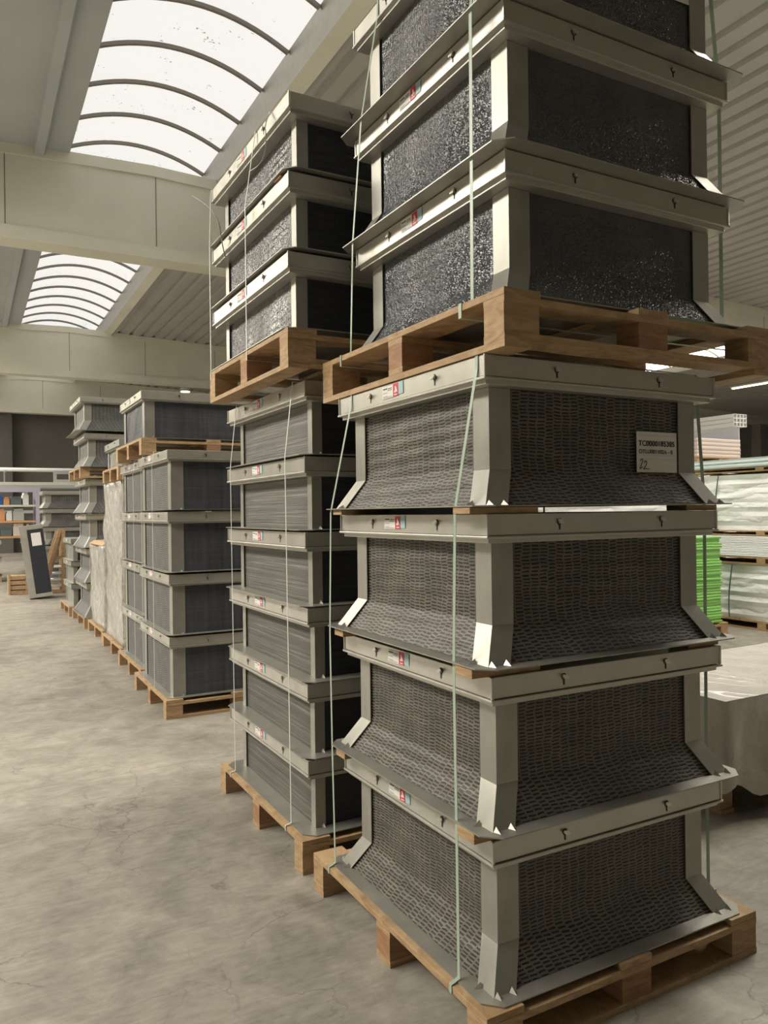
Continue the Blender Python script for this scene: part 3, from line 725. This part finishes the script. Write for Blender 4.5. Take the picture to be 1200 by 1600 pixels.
# aluminium profiles behind
bearer(12.95, 13.75, 11.05, 12.6, 0, .12, 'floor pallet of the tallest pile behind the pinkish card')
bundle(12.95, 13.75, 11.05, 12.6, .121, 3.08, 'wsheet', 'tallest pile behind the pinkish card, holding the white profiles')
for y, nm in ((11.2, 'front'), (12.4, 'rear')):
    bt = MB().box(-.40, .42, -.06, .06, 0, .11).build('wood_batten', M['wood'], loc=(13.35, y, 3.083)); tag(bt, 'wood batten under the white hollow profiles, %s one' % nm, 'wood batten')
pr = empty('profile_bundle', (13.50, 11.5, 3.195)); tag(pr, 'bundle of white hollow profiles with open ends, high at right', 'metal profiles')
for i in range(4):
    for j in range(3):
        m = MB(); x, z, s, t, ww = -.22+.098*i, .085*j+.001, .08, .008, .095
        for (a0, a1, c0, c1) in ((x, x+ww, z, z+t), (x, x+ww, z+s-t, z+s), (x, x+t, z+t, z+s-t), (x+ww-t, x+ww, z+t, z+s-t)): m.box(a0, a1, -1.6, 1.3, c0, c1)
        m.box(x+t, x+ww-t, -1.45, -1.44, z+t, z+s-t, 1)
        m.build('profile', [M['white'], M['dark']], pr)

# draped block at far right
def drape():
    x0, x1, y0, y1, zt_, = 3.37, 6.6, 2.58, 3.54, .615
    r = empty('covered_load', ((x0+x1)/2, (y0+y1)/2, .12)); cx, cy = (x0+x1)/2, (y0+y1)/2
    m = MB(); rg = random.Random(4)
    m.grid(lambda u, v: (x0+(x1-x0)*u-cx, y0+(y1-y0)*v-cy, zt_-.12+.012*math.sin(7*u*3)*math.sin(5*v)+.008*math.sin(61*u+9*v)*min(1, 8*min(u,1-u,v,1-v)) if 0<u<1 and 0<v<1 else zt_-.12), 60, 24)
    per = []; st = .035
    for (xa, ya, xb, yb, nx, ny) in ((x0,y0,x1,y0,0,-1), (x1,y0,x1,y1,1,0), (x1,y1,x0,y1,0,1), (x0,y1,x0,y0,-1,0)):
        L = math.hypot(xb-xa, yb-ya); k = int(L/st)
        for q in range(k):
            u = q/k; c = 1 if 0 < q else 0
            qx, qy = (nx, ny) if c else ((nx+{0:-1,-1:0,1:0}[nx]*0), ny)
            per.append((xa+(xb-xa)*u, ya+(yb-ya)*u, nx if c else nx or (-1 if xa == x0 else 1), ny if c else ny or (-1 if ya == y0 else 1)))
    n = len(per); NV = 18; vs = []
    for jv in range(NV+1):
        d = jv/NV
        for q, (px, py, nx, ny) in enumerate(per):
            a = 2*math.pi*q/n; sl = q*st
            fold = .045*math.sin(20*a+1.5*math.sin(7*a)+1.6*d)+.022*math.sin(47*a+2.2*d)+.012*math.sin(93*a+5*d)
            # diagonal drag folds running down from the near left corner
            fold += .03*math.sin(9*sl-7*d)*math.exp(-((sl-.5)/.6)**2)
            o = .006+(fold*.75+.03)*min(1, d*1.3)*(.25+.75*min(1, min(abs(px-x0), abs(px-x1))*3+min(abs(py-y0), abs(py-y1))*3))
            hem = .13+.035*math.sin(14*a+1)+.02*math.sin(33*a)
            vs.append((px+nx*o-cx, py+ny*o-cy, zt_+(hem-zt_)*d-.12))
    m.add(vs, [(jv*n+q, jv*n+(q+1) % n, (jv+1)*n+(q+1) % n, (jv+1)*n+q) for jv in range(NV) for q in range(n)])
    m.build('cover_sheet', M['tarp'], r, smooth=True)
    MB().box(x0+.03-cx, x1-.03-cx, y0+.03-cy, y1-.03-cy, 0.035, zt_-.17).build('load', M['dark'], r)
    sk = MB()
    for pts in ([(3.78,.50),(3.86,.52),(3.84,.47),(3.90,.50),(3.88,.43)], [(4.00,.53),(4.03,.50),(4.06,.54)]):
        for a, b in zip(pts, pts[1:]): sk.obox((a[0]-cx, y0-.035-cy, a[1]-.12), (b[0]-cx, y0-.035-cy, b[1]-.12), .004, .001, (0,1,0))
    sk.build('handwriting', M['ink'], r)
    tag(r, 'low long load draped in off-white sheet at the right edge', 'covered load')
drape()
bearer(3.43, 6.5, 2.66, 3.5, 0, .15, 'dark pallet below the off-white draped load at right')

# strip lamp at the far right, round lamp at the far left
lp = empty('strip_lamp', (28.4, 19.2, 6.62)); tag(lp, 'lit yellowish strip lamp under the far right ceiling', 'lamp')
MB().box(-.06, .06, -2.1, 2.1, 0, .06).build('lamp_housing', M['white'], lp); MB().box(-.07, .07, -2.0, 2.0, -.04, 0).build('tube', M['lampm'], lp)
lr = empty('ceiling_lamp', (8.35, 33.0, 6.9)); tag(lr, 'small round lit lamp hanging beyond the second beam', 'lamp')
MB().cyl((0,0,0), (0,0,.15), .22, 20).build('lamp_housing', M['white'], lr); MB().cyl((0,0,-.02), (0,0,0), .19, 20).build('diffuser', M['lampm'], lr)
MB().cyl((0,0,.15), (0,0,.8), .02, 8).build('rod', M['pipe'], lr)

# ------------------------------------------------------------ far left clutter
# leaning thin vent panel
r = empty('leaning_panel', (1.22, 16.5, 0)); r.rotation_euler = (0, R(-7), R(-4)); tag(r, 'upright dark panel in grey metal frame leaning left, white label near its top', 'panel')
r.location = (1.20, 16.5, .03)
f = MB(); f.box(-.13, -.0, -.30, .30, 0, 1.40); f.box(0, .29, -.32, .3, 0, .07); f.box(0, .29, -.32, .3, 1.32, 1.40); f.box(.28, .29, -.30, .3, 0, 1.4)
f.build('frame', M['cap'], r, bevel=.003)
MB().box(.0, .28, -.315, .28, .0701, 1.3199).build('pad', M['pad_dark'], r)
MB().box(.06, .23, -.319, -.316, 1.0, 1.25).build('paper_label', M['paper'], r)['label'] = 'white paper label'
b = MB()
for z in (.35, .7, 1.1): b.cyl((-.131, -.2, z), (-.14, -.2, z), .012, 8)
b.build('bolt', M['steel'], r)
wd = empty('wood_wedge', (.92, 17.6, 0)); tag(wd, 'short pine crate on the floor behind the leaning dark panel', 'wood crate')
for i in range(4): MB().box(-.18, .18, -.2, .2, .1*i+.005, .1*i+.085).build('slat', M['wood'], wd)
for x in (-.16, .16): MB().box(x-.02, x+.02, -.22, -.201, 0, .42).build('upright', M['wood'], wd)
# pine trestle
tr = empty('wooden_trestle', (1.62, 17.55, 0)); tag(tr, 'pine A-frame trestle standing beside the leaning dark panel', 'trestle')
def bar(n, a, b, w_=.07, t=.045, mt='wood', p=tr): return MB().obox(a, b, w_, t, (0, 1, 0)).build(n, M[mt], p)
bar('leg', (-.26, -.25, .02), (.10, -.25, 1.32)); bar('leg', (-.20, -.18, .02), (.14, -.18, 1.32)); bar('leg', (.16, -.25, .0), (.16, -.25, 1.33)); bar('leg', (-.26, .25, .02), (.10, .25, 1.3)); bar('leg', (.16, .25, .0), (.16, .25, 1.3))
bar('rail', (-.26, -.27, .045), (.2, -.27, .045)); bar('rail', (-.1, -.22, .62), (.16, -.22, .78), .05)
for i in range(4): bar('slat', (-.16+.02*i, .0, .14+.13*i), (.14, .0, .14+.13*i), .03, .4, 'white')
# film-wrapped flared stack
s8 = make_box(.95, .95, .385, .085, .13, .06, .03, .12, ('pad_fine', 'galv'), rnd=23, brackets=0, bolts=False, sticker=False, nuv=(16, 10)); reg(s8)
pallet(1.45, 2.5, 18.55, 19.6, 0, 'distant floor pallet behind the pine trestle')
for i in range(5):
    place(s8, i > 0, 1.50, 18.6, .95, .95, .151+.408*i, 'silvery flared vent box, %s of the distant stack behind the trestle' % ORD[i], 'distant flared vent boxes')
place(s8, True, 2.62, 18.6, .95, .95, .151, 'silvery flared vent box on the floor pallet right of the distant stack', 'distant flared vent boxes')
for i in range(1, 4): place(s8, True, 2.62, 18.6, .95, .95, .151+.408*i, 'silvery flared vent box, %s of the distant right-hand pile' % ORD[i], 'distant flared vent boxes')
pallet(2.56, 3.61, 18.55, 19.6, 0, 'distant floor pallet right of the trestle')
# rack with lilac frame
rk = empty('storage_rack', (.2, 22.4, 0)); tag(rk, 'open storage rack with pale lilac frame at the far left', 'rack')
for x in (-4.6, -1.6, 1.45):
    for y in (-.45, .45): MB().box(x-.045, x+.045, y-.05, y+.05, 0, 2.36).build('upright', M['lilac'], rk)
MB().box(-4.66, 1.51, -.51, -.45, 2.24, 2.36).build('top_beam', M['lilac'], rk)
for z in (1.86, 1.45, 1.05): MB().box(-4.6, 1.4, -.45, .45, z, z+.05).build('shelf', M['orange'] if z < 1.8 else M['cream'], rk)
rg = random.Random(11)
cnt = 0
for z in (1.911, 1.501, 1.101):
    x = -4.4
    while x < 1.2:
        wdt = rg.choice((.10, .14, .18, .26)); hh = rg.uniform(.2, .34); mt = rg.choice(('blue', 'white', 'orange', 'cream', 'glassg', 'white', 'pgray'))
        if -.6 < x < .7 and z < 1.6 and rg.random() < .55: mt = 'blue'
        if x + wdt > 1.3: break
        m = MB().box(-wdt/2, wdt/2, -.35, .3, 0, hh*.8); m.box(-wdt/2+.02, wdt/2-.02, -.36, .28, hh*.8, hh)
        o = m.build('storage_bin', M[mt], bevel=.005, loc=(.2+x+wdt/2, 22.4, z)); cnt += 1
        tag(o, 'small %s bin on the far left rack, %s shelf' % ({'blue': 'blue', 'white': 'white', 'orange': 'orange', 'cream': 'cream', 'glassg': 'dark grey', 'pgray': 'grey'}[mt], {1.911: 'top', 1.501: 'middle', 1.101: 'lowest'}[z]), 'bin', 'bins on the %s shelf of the far rack' % {1.911: 'top', 1.501: 'middle', 1.101: 'lowest'}[z])
        x += wdt + rg.uniform(.01, .05)
# low dark units on the floor in front of the rack
dk = make_box(1.6, .8, .42, 0, .1, .05, .02, .12, ('pad_dark', 'galv'), rnd=29, brackets=0, bolts=False, sticker=False, nuv=(12, 8)); reg(dk)
k = 0
for xx, nm in ((-3.0, 'left'), (-.85, 'right')):
    for i in range(2):
        place(dk, k > 0, xx, 21.0, 1.6, .8, .16+.43*i, 'long dark-fronted vent box below the lilac rack, %s pile %s' % (nm, ['lower', 'upper'][i]), 'dark vent boxes below the rack'); k += 1
    pallet(xx, xx+1.6, 21.0, 21.8, 0, 'pallet under the dark-fronted boxes below the rack, %s' % nm)
# high rack with profiles and frames behind
hr = empty('profile_rack', (3.2, 24.6, 0)); tag(hr, 'grey rack in the far left carrying long profiles and frames', 'rack')
for x in (-2.6, 0, 2.6):
    for y in (-.5, .5): MB().box(x-.05, x+.05, y-.05, y+.05, 0, 2.5).build('upright', M['pgray'], hr)
for z in (1.0, 1.7, 2.42): MB().box(-2.7, 2.7, -.55, .55, z, z+.08).build('shelf', M['pgray'], hr)
for i in range(3): tag(MB().box(-2.9, 2.9, -.16, .16, 0, .085).build('long_profile', M['cream'], loc=(3.15, 24.22+.355*i, 2.503)), 'long cream profile lying on the far rack, %s of three' % ['front', 'middle', 'rear'][i], 'metal profile', 'long cream profiles')
for i in range(3):
    m = MB(); L, hh, t = 1.5, .34, .09
    m.box(-L/2, L/2, -.03, .03, 0, t); m.box(-L/2, L/2, -.03, .03, hh-t, hh); m.box(-L/2, -L/2+t, -.03, .03, t, hh-t); m.box(L/2-t, L/2, -.03, .03, t, hh-t); m.box(-.03, .03, -.03, .03, t, hh-t)
    tag(m.build('metal_frame', M['pgray'], loc=(3.0+1.25*i*.9, 24.25+.1*i, 2.588)), 'grey rectangular frame standing on the cream profiles, %s of three' % ['left', 'middle', 'right'][i], 'frame', 'grey frames')
for i in range(4): tag(MB().cyl((-2.8, 0, 0), (2.6, 0, 0), .05, 10).build('long_tube', M['white'], smooth=True, loc=(3.1, 24.6+.11*i, 2.979)), 'long white tube above the grey frames, %s from the front' % ['first', 'second', 'third', 'fourth'][i], 'tube', 'long white tubes')
for x in (1.0, 3.3, 5.4): MB().box(x-3.2-.02, x-3.2+.02, -.05, .55, 2.90, 2.928).build('bracket', M['pgray'], hr); MB().box(x-3.2-.02, x-3.2+.02, .51, .55, 2.5, 2.9).build('post', M['pgray'], hr)
for i, (x, h) in enumerate(((3.9, .45), (5.35, .62), (5.6, .35))):
    tag(MB().box(-.06, .06, -.06, .06, 0, h).build('upright_post', M['pgray'], loc=(x, 25.02+.0, 2.501+.53)), 'short grey post sticking up behind the white tubes, %s of three' % ['left', 'middle', 'right'][i], 'post')
